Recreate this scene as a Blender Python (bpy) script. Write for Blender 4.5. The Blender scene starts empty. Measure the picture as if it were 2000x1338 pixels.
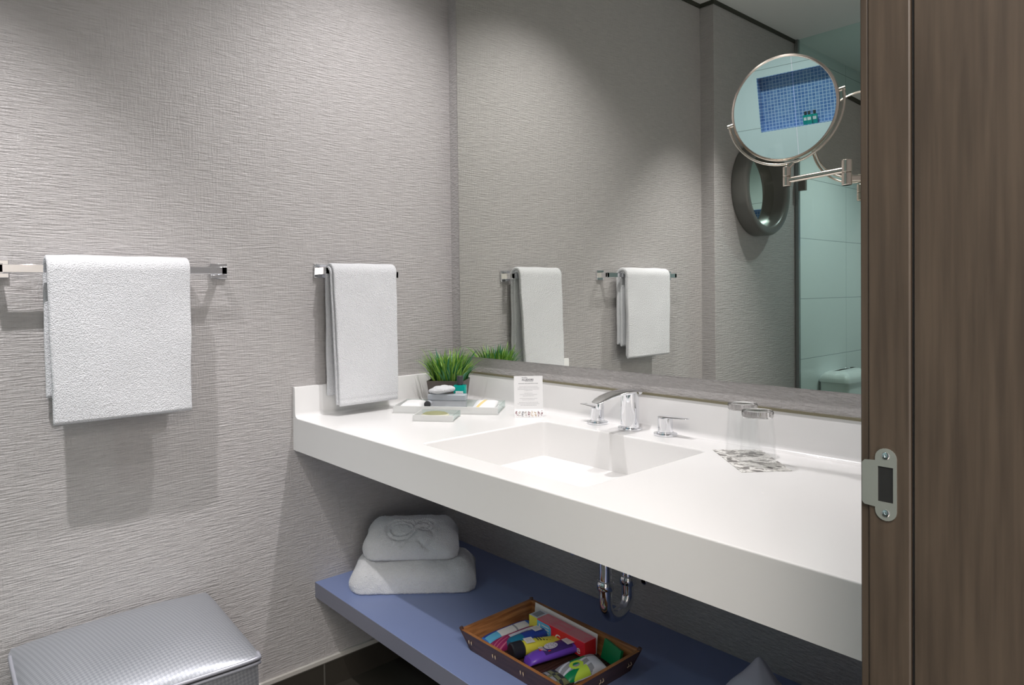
import bpy, bmesh, math, random
from math import sin, cos, pi, radians, sqrt, atan2, hypot
from mathutils import Vector, Matrix, noise
random.seed(7)
S = bpy.context.scene
C = S.collection

# ------------------------------------------------------------------ camera, world, lights, exposure
cam_d = bpy.data.cameras.new('camera'); cam = bpy.data.objects.new('camera', cam_d); C.objects.link(cam); S.camera = cam
YAW, PIT, ROL, FPX = 0.8594548529, -0.0198266746, -0.0132385417, 1338.49157
fwd = Vector((-sin(YAW)*cos(PIT), cos(YAW)*cos(PIT), sin(PIT)))
rgt = Vector((cos(YAW), sin(YAW), 0)); upv = rgt.cross(fwd)
r2 = rgt*cos(ROL)+upv*sin(ROL); u2 = -rgt*sin(ROL)+upv*cos(ROL)
M = Matrix((r2, u2, -fwd)).transposed().to_4x4(); M.translation = (2.145241661, -1.694443421, 1.266904889)
cam.matrix_world = M
cam_d.sensor_fit = 'HORIZONTAL'; cam_d.sensor_width = 36.0; cam_d.lens = FPX*36/2000
cam_d.shift_x = 54.66128/2000; cam_d.shift_y = -70.35687/2000
cam_d.clip_start = 0.02

W = bpy.data.worlds.new('world'); S.world = W; W.use_nodes = True
W.node_tree.nodes['Background'].inputs[0].default_value = (0.95, 0.97, 1.0, 1)
W.node_tree.nodes['Background'].inputs[1].default_value = 0.3

S.view_settings.view_transform = 'Standard'; S.view_settings.look = 'None'
S.view_settings.exposure = 0.0; S.view_settings.gamma = 1.0
S.view_settings.use_curve_mapping = False
S.cycles.caustics_reflective = True; S.cycles.caustics_refractive = True; S.cycles.use_guiding = True; S.cycles.sample_clamp_indirect = 0
S.cycles.max_bounces = 9; S.cycles.transparent_max_bounces = 16; S.cycles.glossy_bounces = 6
S.cycles.use_denoising = True

def spot(name, loc, energy, color=(1, 0.962, 0.965), size=140, blend=0.5, radius=0.035, aim=None):
    d = bpy.data.lights.new(name, 'SPOT'); d.energy = energy; d.color = color
    d.spot_size = radians(size); d.spot_blend = blend; d.shadow_soft_size = radius
    o = bpy.data.objects.new(name, d); C.objects.link(o); o.location = loc
    if aim: o.rotation_euler = (Vector(aim)-Vector(loc)).to_track_quat('-Z', 'Y').to_euler()
    return o
spot('downlight', (0.62, -0.38, 2.85), 84, size=104, blend=1, radius=.022, aim=(.42, -.48, 1))
spot('downlight', (0.62, -1.66, 2.85), 165, size=62, blend=1, radius=.022, aim=(.36, -1.56, 1))
spot('downlight', (1.20, -0.38, 2.85), 48, size=100, blend=1, radius=.022)
spot('shower_downlight', (0.85, -3.08, 2.84), 95, color=(0.88, 0.95, 1.0), size=120, blend=1, radius=.05)
hl = bpy.data.lights.new('hall_lamp', 'AREA'); hl.size = 0.9; hl.energy = 68; hl.color = (1, 0.925, 0.87)
ho = bpy.data.objects.new('hall_lamp', hl); C.objects.link(ho); ho.location = (2.65, -2.0, 2.7)
wl = bpy.data.lights.new('hall_low_fill', 'AREA'); wl.shape = 'RECTANGLE'; wl.size = 1.1; wl.size_y = 1.1; wl.energy = 9; wl.color = (0.90, 0.95, 1.0)  # added fill low in the hall, brightens under the counter; no window there
wo = bpy.data.objects.new('hall_low_fill', wl); C.objects.link(wo); wo.location = (3.36, -1.8, 0.75); wo.rotation_euler = (0, pi/2, 0)

# ------------------------------------------------------------------ helpers
class MB:
    def __init__(s): s.v = []; s.f = []; s.m = []; s.uv = None
    def add(s, vs, fs, mat=0, T=None):
        b = len(s.v)
        for p in vs:
            p = Vector(p); s.v.append(tuple(T @ p) if T is not None else tuple(p))
        for i, f in enumerate(fs):
            s.f.append(tuple(b+k for k in f)); s.m.append(mat[i] if isinstance(mat, list) else mat)
        return s
    def box(s, x0, x1, y0, y1, z0, z1, mat=0, T=None):
        v = [(x, y, z) for z in (z0, z1) for y in (y0, y1) for x in (x0, x1)]
        return s.add(v, [(0,2,3,1),(4,5,7,6),(0,1,5,4),(2,6,7,3),(0,4,6,2),(1,3,7,5)], mat, T)
    def prism(s, poly, z0, z1, mat=0, T=None):
        n = len(poly)
        v = [(x, y, z0) for x, y in poly]+[(x, y, z1) for x, y in poly]
        return s.add(v, [tuple(range(n))[::-1], tuple(range(n, 2*n))]+[(i, (i+1) % n, n+(i+1) % n, n+i) for i in range(n)], mat, T)
    def loft(s, secs, mat=0, T=None, cap=True, closed=False):
        n = len(secs[0]); k = len(secs); v = [p for c in secs for p in c]; f = []; mm = []
        for a in range(k if closed else k-1):
            b = (a+1) % k
            for i in range(n):
                j = (i+1) % n; f.append((a*n+i, a*n+j, b*n+j, b*n+i)); mm.append(mat(a, i) if callable(mat) else mat)
        if cap and not closed:
            f.append(tuple(range(n))[::-1]); f.append(tuple((k-1)*n+i for i in range(n)))
            mm += [mat(0, -1), mat(k-2, -1)] if callable(mat) else [mat, mat]
        return s.add(v, f, mm, T)
    def lathe(s, prof, n=32, mat=0, T=None, sx=1, sy=1):
        return s.loft([[(r*cos(2*pi*i/n)*sx, r*sin(2*pi*i/n)*sy, z) for i in range(n)] for r, z in prof], mat, T)
    def grid(s, P, nu, nv, mat=0, T=None):
        v = [P(i/nu, j/nv) for j in range(nv+1) for i in range(nu+1)]; f = []; mm = []
        for j in range(nv):
            for i in range(nu):
                a = j*(nu+1)+i; f.append((a, a+1, a+nu+2, a+nu+1)); mm.append(mat((i+.5)/nu, (j+.5)/nv) if callable(mat) else mat)
        return s.add(v, f, mm, T)
    def tube(s, pts, r, n=16, mat=0, T=None, closed=False):
        pts = [Vector(p) for p in pts]; k = len(pts); secs = []
        up = None
        for i in range(k):
            a = pts[(i-1) % k] if (closed or i > 0) else pts[i]; b = pts[(i+1) % k] if (closed or i < k-1) else pts[i]
            t = (b-a).normalized()
            if up is None:
                up = Vector((0, 0, 1)) if abs(t.z) < .9 else Vector((1, 0, 0))
            up = (up-t*up.dot(t)).normalized(); w = t.cross(up)
            rr = r[i] if isinstance(r, (list, tuple)) else r
            secs.append([tuple(pts[i]+(up*cos(2*pi*q/n)+w*sin(2*pi*q/n))*rr) for q in range(n)])
        return s.loft(secs, mat, T, closed=closed)

def obj(name, mb, mats, parent=None, loc=(0, 0, 0), rot=(0, 0, 0), bevel=0, segs=2, smooth=30, sub=0):
    me = bpy.data.meshes.new(name); me.from_pydata(mb.v, [], mb.f)
    if not isinstance(mats, (list, tuple)): mats = [mats]
    for m in mats: me.materials.append(m)
    me.polygons.foreach_set('material_index', mb.m)
    bm = bmesh.new(); bm.from_mesh(me)
    bmesh.ops.recalc_face_normals(bm, faces=bm.faces[:]); bm.to_mesh(me); bm.free()
    if smooth is not None:
        me.polygons.foreach_set('use_smooth', [True]*len(me.polygons)); me.set_sharp_from_angle(angle=radians(smooth))
    o = bpy.data.objects.new(name, me); C.objects.link(o); o.location = loc; o.rotation_euler = rot
    if parent: o.parent = parent
    if bevel:
        b = o.modifiers.new('bevel', 'BEVEL'); b.width = bevel; b.segments = segs; b.limit_method = 'ANGLE'; b.angle_limit = radians(40); b.harden_normals = False
    if sub:
        q = o.modifiers.new('subdivision', 'SUBSURF'); q.levels = sub; q.render_levels = sub
    return o
def tag(o, label, cat, group=None):
    o['label'] = label; o['category'] = cat
    if group: o['group'] = group
    return o
def thing(name, label, cat, loc=(0, 0, 0), rz=0, group=None, rot=None):
    o = bpy.data.objects.new(name, None); C.objects.link(o); o.empty_display_size = .05
    o.location = loc; o.rotation_euler = rot if rot else (0, 0, rz)
    return tag(o, label, cat, group)
def struct(name, mb, mats, **k):
    o = obj(name, mb, mats, **k)
    if not o.parent: o['kind'] = 'structure'
    return o
def copy_tree(o, parent=None):
    c = o.copy(); C.objects.link(c); c.parent = parent if parent else o.parent
    for ch in list(o.children): copy_tree(ch, c)
    return c
def lab(o, t): o['label'] = t; return o
def text_into(mb, s, size, mat, T, bold=0.0):
    cu = bpy.data.curves.new('t', 'FONT'); cu.body = s; cu.size = size; cu.align_x = 'CENTER'; cu.align_y = 'CENTER'; cu.offset = bold
    o = bpy.data.objects.new('t', cu); C.objects.link(o)
    dg = bpy.context.evaluated_depsgraph_get(); me = bpy.data.meshes.new_from_object(o.evaluated_get(dg))
    mb.add([v.co.copy() for v in me.vertices], [tuple(p.vertices) for p in me.polygons], mat, T)
    bpy.data.objects.remove(o); bpy.data.curves.remove(cu); bpy.data.meshes.remove(me)

# ------------------------------------------------------------------ materials
def mat(name, col=(.8, .8, .8), rough=.5, metal=0.0, spec=.5, **k):
    m = bpy.data.materials.new(name); m.use_nodes = True; b = m.node_tree.nodes['Principled BSDF']
    b.inputs['Base Color'].default_value = (*col, 1); b.inputs['Roughness'].default_value = rough
    b.inputs['Metallic'].default_value = metal; b.inputs['Specular IOR Level'].default_value = spec
    for kk, vv in k.items(): b.inputs[kk.replace('_', ' ')].default_value = vv
    return m
def nt(m):
    t = m.node_tree
    def N(ty, **k):
        n = t.nodes.new(ty)
        for a, b in k.items():
            if hasattr(n, a): setattr(n, a, b)
            else: n.inputs[a].default_value = b
        return n
    return t, N, (lambda a, b: t.links.new(a, b)), t.nodes['Principled BSDF']
def coords(N, L, scale, kind='Object', rot=(0, 0, 0)):
    tc = N('ShaderNodeTexCoord'); mp = N('ShaderNodeMapping'); mp.inputs['Scale'].default_value = scale; mp.inputs['Rotation'].default_value = rot
    L(tc.outputs[kind], mp.inputs[0]); return mp.outputs[0]
def add_bump(m, height_fn, strength, dist):
    t, N, L, b = nt(m); h = height_fn(N, L)
    bp = N('ShaderNodeBump'); bp.inputs['Strength'].default_value = strength; bp.inputs['Distance'].default_value = dist
    L(h, bp.inputs['Height']); L(bp.outputs[0], b.inputs['Normal'])
def noise_col(m, c1, c2, scale, detail=4, lo=.35, hi=.65, rot=(0, 0, 0)):
    t, N, L, b = nt(m); n = N('ShaderNodeTexNoise'); n.inputs['Scale'].default_value = 1; n.inputs['Detail'].default_value = detail
    L(coords(N, L, scale, rot=rot), n.inputs[0]); r = N('ShaderNodeValToRGB')
    r.color_ramp.elements[0].position = lo; r.color_ramp.elements[0].color = (*c1, 1); r.color_ramp.elements[1].position = hi; r.color_ramp.elements[1].color = (*c2, 1)
    L(n.outputs[0], r.inputs[0]); L(r.outputs[0], b.inputs['Base Color'])

def wallpaper(name, sc):
    m = mat(name, (.5, .45, .43), .36, spec=.45)
    noise_col(m, (.445, .425, .42), (.52, .50, .495), sc[0], 3, .3, .7)
    def h(N, L):
        a = N('ShaderNodeTexNoise'); a.inputs['Scale'].default_value = 1; a.inputs['Detail'].default_value = 3; a.inputs['Roughness'].default_value = .6
        L(coords(N, L, sc[0]), a.inputs[0])
        b = N('ShaderNodeTexNoise'); b.inputs['Scale'].default_value = 1; b.inputs['Detail'].default_value = 2
        L(coords(N, L, sc[1]), b.inputs[0])
        x = N('ShaderNodeMath', operation='MULTIPLY_ADD'); L(b.outputs[0], x.inputs[0]); x.inputs[1].default_value = .45; L(a.outputs[0], x.inputs[2])
        return x.outputs[0]
    add_bump(m, h, .8, .0058)
    return m
WP = wallpaper('wallpaper', ((17, 17, 215), (190, 190, 24)))
WPB = wallpaper('wallpaper_mirror_wall', ((55, 55, 170), (230, 230, 16)))
SOLID = mat('solid_surface', (.86, .855, .85), .22, spec=.5)
LAM = mat('blue_grey_laminate', (.22, .28, .50), .36, spec=.5)
LAM_EDGE = mat('shelf_edge', (.20, .205, .26), .35)
CHROME = mat('chrome', (.86, .87, .9), .04, 1.0)
NICKEL = mat('brushed_nickel', (.70, .63, .55), .22, 1.0)
BLACK = mat('black_rubber', (.012, .012, .012), .5)
CEIL = mat('ceiling_paint', (.84, .84, .83), .7)
TRIM = mat('light_trim', (.55, .53, .49), .4)
GAP = mat('painted_gap_shade', (.05, .052, .04), .8)
SKIRT = mat('dark_tile', (.045, .04, .033), .3)
def tilemat(name, base, grout, tw, th, rough, plane, mortar=.003, offset=0.0, var=None):
    m = mat(name, base, rough); t, N, L, b = nt(m)
    tc = N('ShaderNodeTexCoord'); sp = N('ShaderNodeSeparateXYZ'); L(tc.outputs['Object'], sp.inputs[0]); cb = N('ShaderNodeCombineXYZ')
    L(sp.outputs[plane[0]], cb.inputs[0]); L(sp.outputs[plane[1]], cb.inputs[1])
    br = N('ShaderNodeTexBrick'); br.offset = offset; br.inputs['Scale'].default_value = 1; br.inputs['Mortar Size'].default_value = mortar
    br.inputs['Brick Width'].default_value = tw; br.inputs['Row Height'].default_value = th; br.inputs['Mortar Smooth'].default_value = .1
    br.inputs['Color1'].default_value = (*base, 1); br.inputs['Color2'].default_value = (*(var or base), 1); br.inputs['Mortar'].default_value = (*grout, 1)
    L(cb.outputs[0], br.inputs[0]); L(br.outputs[0], b.inputs['Base Color'])
    return m
FLOOR = tilemat('floor_tile', (.05, .045, .037), (.10, .095, .08), .6, .6, .3, 'XY', .003)
STILE = tilemat('pale_wall_tile_side', (.84, .88, .88), (.38, .42, .42), 1.2, .40, .25, 'YZ', .002)
STILEB = tilemat('pale_wall_tile_back', (.90, .93, .95), (.38, .42, .42), 1.2, .40, .25, 'XZ', .002)
MOSAIC = tilemat('blue_mosaic', (.11, .23, .56), (.62, .72, .95), .0228, .0228, .15, 'XZ', .0022, 0, (.22, .37, .70))
WOODD = mat('dark_veneer', (.09, .066, .045), .5); noise_col(WOODD, (.042, .030, .0205), (.066, .048, .033), (130, 130, 6), 5)
def mirrormat(name, col, rough=0.0):
    m = bpy.data.materials.new(name); m.use_nodes = True; t = m.node_tree; t.nodes.clear()
    g = t.nodes.new('ShaderNodeBsdfGlossy'); g.inputs[0].default_value = (*col, 1); g.inputs['Roughness'].default_value = rough
    o = t.nodes.new('ShaderNodeOutputMaterial'); t.links.new(g.outputs[0], o.inputs[0]); return m
MIRROR = mirrormat('mirror_glass', (.82, .835, .79)); MIRROR2 = mirrormat('magnifier_glass', (.95, .96, .97))
def thinglass(name, col, ior=1.5, extra=0.0):
    m = bpy.data.materials.new(name); m.use_nodes = True; t = m.node_tree; t.nodes.clear()
    tr = t.nodes.new('ShaderNodeBsdfTransparent'); tr.inputs[0].default_value = (*col, 1)
    g = t.nodes.new('ShaderNodeBsdfGlossy'); g.inputs['Roughness'].default_value = .02
    lw = t.nodes.new('ShaderNodeLayerWeight'); lw.inputs[0].default_value = .5
    pw = t.nodes.new('ShaderNodeMath'); pw.operation = 'POWER'; pw.inputs[1].default_value = 4.0; t.links.new(lw.outputs['Facing'], pw.inputs[0])
    fr = t.nodes.new('ShaderNodeMath'); fr.operation = 'MULTIPLY_ADD'; fr.inputs[1].default_value = ior-.95; fr.inputs[2].default_value = .035; t.links.new(pw.outputs[0], fr.inputs[0])
    mx = t.nodes.new('ShaderNodeMixShader'); o = t.nodes.new('ShaderNodeOutputMaterial')
    t.links.new(fr.outputs[0], mx.inputs[0]); t.links.new(tr.outputs[0], mx.inputs[1]); t.links.new(g.outputs[0], mx.inputs[2]); t.links.new(mx.outputs[0], o.inputs[0])
    return m
GREENGLASS = thinglass('green_glass', (.86, .94, .905), 1.3)
CLEAR = thinglass('clear_glass_wall', (.992, .994, .994), 1.15)
ACRYL = thinglass('clear_acrylic', (.90, .94, .93), 1.35)
GLASSB = mat('thick_glass', (1, 1, 1), .0, Transmission_Weight=1.0, IOR=1.45)
FROST = mat('frosted_acrylic', (.90, .91, .90), .3, spec=.5, Transmission_Weight=.25)
PLAST = lambda n, c, r=.35: mat(n, c, r)
def terry(name, col):
    m = mat(name, col, .95, spec=.1, Sheen_Weight=.25)
    def h(N, L):
        a = N('ShaderNodeTexNoise'); a.inputs['Scale'].default_value = 330; a.inputs['Detail'].default_value = 4
        L(coords(N, L, (1, 1, 1)), a.inputs[0]); return a.outputs[0]
    add_bump(m, h, .9, .006); return m
TERRY = terry('white_terry', (.83, .84, .87))

# ------------------------------------------------------------------ setting
FZ = -0.09; CZ = 2.876; PX = 0.0853; PYJ = -1.830; SHY = -2.81; BY = -3.95; RX = 1.886
mb = MB().prism([(-.12, .12), (-.12, SHY-.02), (PX, SHY-.02), (PX, PYJ), (0, PYJ), (0, .12)], FZ, CZ); struct('wall_left', mb, WP, bevel=.002)
mb = MB().box(0.0, 2.02, -.013, .12, FZ, CZ); struct('wall_back', mb, WPB)
mb = MB().box(-.12, PX+.003, BY-.1, SHY-.02, FZ, CZ); struct('wall_shower_side', mb, STILE)
NX0, NX1, NZ0, NZ1 = .552, 1.30, 1.567, 1.948
mb = MB(); mb.box(PX, NX0, BY-.1, BY, FZ, CZ).box(NX1, 2.02, BY-.1, BY, FZ, CZ).box(NX0, NX1, BY-.1, BY, FZ, NZ0).box(NX0, NX1, BY-.1, BY, NZ1, CZ); struct('wall_shower_back', mb, STILEB)
mb = MB().box(NX0, NX1, BY-.12, BY-.088, NZ0, NZ1).box(NX0, NX0+.004, BY-.09, BY-.001, NZ0, NZ1).box(NX1-.004, NX1, BY-.09, BY-.001, NZ0, NZ1).box(NX0, NX1, BY-.09, BY-.001, NZ0, NZ0+.004).box(NX0, NX1, BY-.09, BY-.001, NZ1-.004, NZ1)
struct('wall_niche', mb, MOSAIC)
mb = MB().box(RX, 2.02, -.995, 0, FZ, CZ).box(RX, 2.02, BY, -1.99, FZ, CZ).box(RX, 2.02, -1.99, -.995, 2.25, CZ); struct('wall_right', mb, WP)
mb = MB().box(-.12, 1.95, BY-.1, .12, FZ-.1, FZ); struct('floor', mb, FLOOR)
mb = MB().box(1.95, 3.5, BY-.1, .12, FZ-.1, FZ); struct('floor_hall', mb, mat('hall_floor', (.75, .72, .68), .5))
mb = MB().box(-.12, 3.5, BY-.1, .12, CZ, CZ+.1); struct('ceiling', mb, CEIL)
mb = MB().box(3.4, 3.5, BY, .12, FZ, CZ); struct('wall_hall', mb, mat('hall_paint', (.75, .73, .69), .7))
# dark strip painting in the shade of a recessed gap atop the papered walls
mb = MB().box(0, .008, PYJ+.002, -.03, CZ-.022, CZ).box(PX, PX+.008, SHY, PYJ, CZ-.022, CZ).box(0, PX+.008, PYJ-.0, PYJ+.008, CZ-.022, CZ); struct('gap_shade_strip', mb, GAP)
# skirting: dark tile with a pale metal cap
mb = MB().box(0, .009, PYJ, 0, FZ, 0); struct('baseboard_left', mb, tilemat('skirting_tile', (.05, .044, .036), (.13, .125, .11), .6, .5, .3, 'YZ', .003))
mb = MB().box(0, .011, PYJ, 0, 0, .0156); struct('trim_2', mb, TRIM, bevel=.002)

mb = MB().box(.0, RX, -.0165, -.0128, .9595, .9662); struct('trim_3', mb, mat('olive_sealant', (.22, .20, .13), .7))
# door frame beside the camera
dr = thing('door_1', '', 'door'); del dr['label']; del dr['category']; dr['kind'] = 'structure'
JY = -1.0
mb = MB().box(1.8925, 1.9286, JY, JY+.03, FZ, 2.22); struct('jamb', mb, WOODD, parent=dr, bevel=.0018)
mb = MB().box(1.8857, 1.8926, JY+.0016, JY+.022, FZ, 2.27); struct('casing', mb, WOODD, parent=dr, bevel=.001)
mb = MB().box(1.9292, 1.9309, JY+.0035, JY+.02, FZ, 2.22); struct('gasket', mb, BLACK, parent=dr)
mb = MB().box(1.9312, 2.06, JY, JY+.03, FZ, 2.22); struct('door_stop', mb, WOODD, parent=dr, bevel=.0008)
mb = MB().box(1.8925, 2.06, -1.995, JY, 2.22, 2.25); struct('head_jamb', mb, WOODD, parent=dr)
mb = MB().box(1.8925, 2.06, -1.995, -1.965, FZ, 2.22); struct('hinge_jamb', mb, WOODD, parent=dr)
# strike plate
STEEL = mat('satin_steel', (.32, .34, .31), .42, .6)
st = thing('strike_plate', 'satin steel strike plate with two screws on the dark wooden door jamb', 'strike plate', (1.9082, JY, 1.0840))
mb = MB(); xl, xr, zt, zb_ = -.0091, .0091, .0337, -.0337
arc = lambda cx, cz, r, a0, a1, n=10: [(cx+r*cos(a0+(a1-a0)*i/n), cz+r*sin(a0+(a1-a0)*i/n)) for i in range(n+1)]
T = Matrix.Rotation(pi/2, 4, 'X')
r_ = .0091
hx0, hx1, hz0, hz1 = -.0067, .0062, -.0165, .0165
top = [(xl, hz1)]+[(xr, hz1)]+arc(0, zt-r_, r_, 0, pi); bot = [(xr, hz0), (xl, hz0)]+arc(0, zb_+r_, r_, pi, 2*pi)
for poly in (top, bot, [(xl, hz0), (hx0, hz0), (hx0, hz1), (xl, hz1)], [(hx1, hz0), (xr, hz0), (xr, hz1), (hx1, hz1)]): mb.prism(poly, -.0002, .0014, 0, T)
lip = [(-.0091, -.0222), (-.0185, -.0215), (-.0205, -.019), (-.0205, .018), (-.0185, .0205), (-.0091, .0215)]
mb.prism(lip, -.0002, .0014, 0, T)
plate_o = obj('plate', mb, STEEL, st, smooth=None)
mb = MB().box(hx0, hx1, -.0004, -.0001, hz0, hz1); lab(obj('latch_hole', mb, BLACK, plate_o), 'black latch hole')
for z in (.0268, -.0268):
    mb = MB().lathe([(.0034, .0012), (.0034, .0018), (.0026, .0022), (.0012, .0022), (.0009, .0015), (.0001, .0015)], 20, 0, Matrix.Translation((0, 0, z)) @ T)
    obj('screw', mb, CHROME, plate_o)

# ------------------------------------------------------------------ wall mirror
MX0, MZ0 = .0592, 1.0232
wm = thing('wall_mirror', 'large frameless rectangular mirror on the wall behind the vanity', 'mirror', (MX0, 0, MZ0))
mb = MB().box(0.002, 1.80, -.017, 0, .002, 1.78); obj('backing', mb, mat('mirror_backing', (.09, .085, .07), .6), wm)
mb = MB().box(0, 1.802, -.020, -.0165, 0, 1.782); obj('mirror_glass', mb, MIRROR, wm)

# ------------------------------------------------------------------ vanity counter with integral basin
D, ZT, TH = .6932, .86, .1087
vc = thing('vanity_counter', 'long white solid surface vanity counter with a sunken rectangular basin', 'vanity', (0, 0, ZT))
def rrect(x0, x1, y0, y1, r, z, k=6):
    p = []
    for cx, cy, a in ((x1-r, y1-r, 0), (x0+r, y1-r, pi/2), (x0+r, y0+r, pi), (x1-r, y0+r, 1.5*pi)):
        p += [(cx+r*cos(a+pi/2*i/k), cy+r*sin(a+pi/2*i/k), z) for i in range(k+1)]
    return p
BX0, BX1, BY0, BY1, BD = .629, 1.203, -.616, -.145, -.153
e = .005; k6 = 7
inner = rrect(BX0-e, BX1+e, BY0-e, BY1+e, .02+e, 0)
outer = []
for cx, cy in ((1.886, -.0), (0, -.0), (0, -D), (1.886, -D)): outer += [(cx, cy, 0)]*k6
mb = MB()
oc = [(1.886, 0, 0), (0, 0, 0), (0, -D, 0), (1.886, -D, 0)]
vs = inner+oc; fs = []
n_ = len(inner)
for i in range(n_):
    j = (i+1) % n_; a, b = i//k6, j//k6
    fs.append((i, j, n_+b, n_+a) if a != b else (i, j, n_+a))
mb.add(vs, fs)
mb.add([(x, y, z) for z in (0, -TH) for x, y in ((0, 0), (1.886, 0), (1.886, -D), (0, -D))], [(0, 1, 5, 4), (1, 2, 6, 5), (2, 3, 7, 6), (3, 0, 4, 7), (4, 5, 6, 7)])
bmx = obj('countertop', mb, SOLID, vc, smooth=None)
bm = bmesh.new(); bm.from_mesh(bmx.data); bmesh.ops.remove_doubles(bm, verts=bm.verts, dist=1e-5)
fe = [ed for ed in bm.edges if all(abs(v.co.y+D) < 1e-5 and abs(v.co.z) < 1e-5 for v in ed.verts)]
bmesh.ops.recalc_face_normals(bm, faces=bm.faces[:]); bmesh.ops.bevel(bm, geom=fe, offset=.003, segments=3, affect='EDGES', profile=.5); bm.to_mesh(bmx.data); bm.free()
secs = [rrect(BX0-e, BX1+e, BY0-e, BY1+e, .02+e, 0)]
for a in (30, 60, 90): secs.append(rrect(BX0-e+e*sin(radians(a)), BX1+e-e*sin(radians(a)), BY0-e+e*sin(radians(a)), BY1+e-e*sin(radians(a)), .02, -e*(1-cos(radians(a)))))
for a in (0, 30, 60, 90):
    i = .003+.012*(1-cos(radians(a))); secs.append(rrect(BX0+i, BX1-i, BY0+i, BY1-i, .02, BD+.012-.012*sin(radians(a))))
secs.append(rrect(.88, .95, -.4, -.33, .02, BD-.003))
mb = MB().loft(secs, cap=False); mb.f.append(tuple(range(len(mb.v)-28, len(mb.v)))); mb.m.append(0)
lab(obj('basin', mb, SOLID, vc, smooth=40), 'sunken rectangular basin')
def cove(L0, along):  # backsplash profile with rounded top and a cove at the foot, extruded
    b = .1013; t = .015; R = .016
    p = [(0, -.001), (0, b), (t-.003, b)]+[(t-.003+.003*sin(a), b-.003+.003*cos(a)) for a in (pi/4, pi/2)]
    p += [(t+R-R*cos(a), R-R*sin(a)+.0003) for a in [pi/2*i/8 for i in range(9)]]+[(t+R, -.001)]
    return p
mb = MB(); p = cove(0, 0)
mb.loft([[(x, -q, z) for q, z in p] for x in (0, 1.886)]); obj('backsplash', mb, SOLID, vc, smooth=35)
mb = MB(); mb.loft([[(q, y, z) for q, z in p] for y in (-D+.0005, -.005)]); obj('side_splash', mb, SOLID, vc, smooth=35)

# ------------------------------------------------------------------ lower shelf
sh = thing('lower_shelf', 'blue grey laminate shelf fixed under the white vanity counter', 'shelf', (0, 0, .2868))
mb = MB().box(0, 1.886, -.624, 0, -.0528, 0); obj('shelf_board', mb, LAM, sh, bevel=.0012)
mb = MB().box(0, 1.886, -.6248, -.6238, -.0515, -.0012); obj('edge_band', mb, LAM_EDGE, sh)

# ------------------------------------------------------------------ faucet
def cyl(mb, r, z0, z1, n=32, mat=0, T=None, bev=.001):
    return mb.lathe([(r-bev, z0), (r, z0+bev), (r, z1-bev), (r-bev, z1), (.0001, z1)], n, mat, T)
fa = thing('faucet', 'chrome three piece faucet behind the basin with spout and two lever handles', 'faucet', (.8985, -.058, ZT))
mb = MB(); secs = []
for z in (.008, .03, .06, .085, .10, .112): secs.append([(.0285*cos(2*pi*i/28), .024*sin(2*pi*i/28), z) for i in range(28)])
mb.loft(secs); secs = []
path = [(.0235, .1105, .0285, .0125), (.012, .1125, .0285, .0145), (-.02, .1145, .028, .0125), (-.05, .1145, .027, .011), (-.08, .112, .0255, .0095), (-.11, .1075, .024, .0082), (-.135, .1015, .0215, .0065), (-.152, .0955, .017, .004), (-.158, .093, .008, .0015)]
for y, z, w, h in path:
    sec = []
    for i in range(28):
        a = 2*pi*i/28; s_ = sin(a); sec.append((w*cos(a), y, z+h*s_*(1.0 if s_ < 0 else .40)))
    secs.append(sec)
mb.loft(secs); spo = obj('spout', mb, CHROME, fa, smooth=50)
mb = MB(); cyl(mb, .036, 0, .006); cyl(mb, .026, .004, .010); obj('base_ring', mb, CHROME, spo)
mb = MB(); cyl(mb, .0115, .076, .096, T=Matrix.Translation((0, -.137, 0))); obj('aerator', mb, CHROME, spo)
def handle(x, sgn, label, ln):
    X_ = Matrix.Translation((x-.8985, .002, 0))
    mb = MB(); cyl(mb, .0205, .007, .050, T=X_); h = lab(obj('handle', mb, CHROME, fa), label)
    mb = MB(); cyl(mb, .033, 0, .006, T=X_); cyl(mb, .024, .004, .010, T=X_); obj('base_ring', mb, CHROME, h)
    mb = MB(); secs = []
    for t, w, z, th in ((-.0205, .006, .051, .006), (-.017, .014, .051, .007), (-.008, .0195, .051, .008), (.005, .0205, .0515, .0085), (.02, .018, .0525, .006), (.04, .0145, .0535, .005), (.06, .0125, .0540, .0045), (ln-.004, .010, .0545, .004), (ln, .004, .0545, .003)):
        secs.append([(sgn*t, w*cos(2*pi*i/16), z+th/2*sin(2*pi*i/16)) for i in range(16)])
    mb.loft(secs, T=X_); obj('lever', mb, CHROME, h, smooth=50)
handle(.7735, -1, 'left handle with lever turned outward', .050)
handle(1.0195, 1, 'right handle with lever turned outward', .075)

# ------------------------------------------------------------------ towel bars
def towel_bar(label, yL, yR, z, tilt=0):
    L_ = abs(yR-yL); o = thing('towel_bar', label, 'towel bar', (0, (yL+yR)/2, z), group='towel bars', rot=(tilt, 0, 0))
    for y in (-L_/2, L_/2):
        mb = MB().box(0, .009, y-.025, y+.025, -.023, .023); obj('wall_plate', mb, CHROME, o, bevel=.0012)
        mb = MB().box(.008, .056, y-.008, y+.008, -.0125, .0125); obj('post', mb, CHROME, o, bevel=.0012)
    mb = MB().box(.046, .056, -L_/2-.008, L_/2+.008, -.0105, .0105); obj('bar', mb, CHROME, o, bevel=.001)
towel_bar('chrome towel bar at the left holding the wider white towel', -1.492, -.931, 1.3448)
towel_bar('chrome towel bar holding the narrow white towel beside the mirror', -.585, -.310, 1.3425, -.045)

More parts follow.
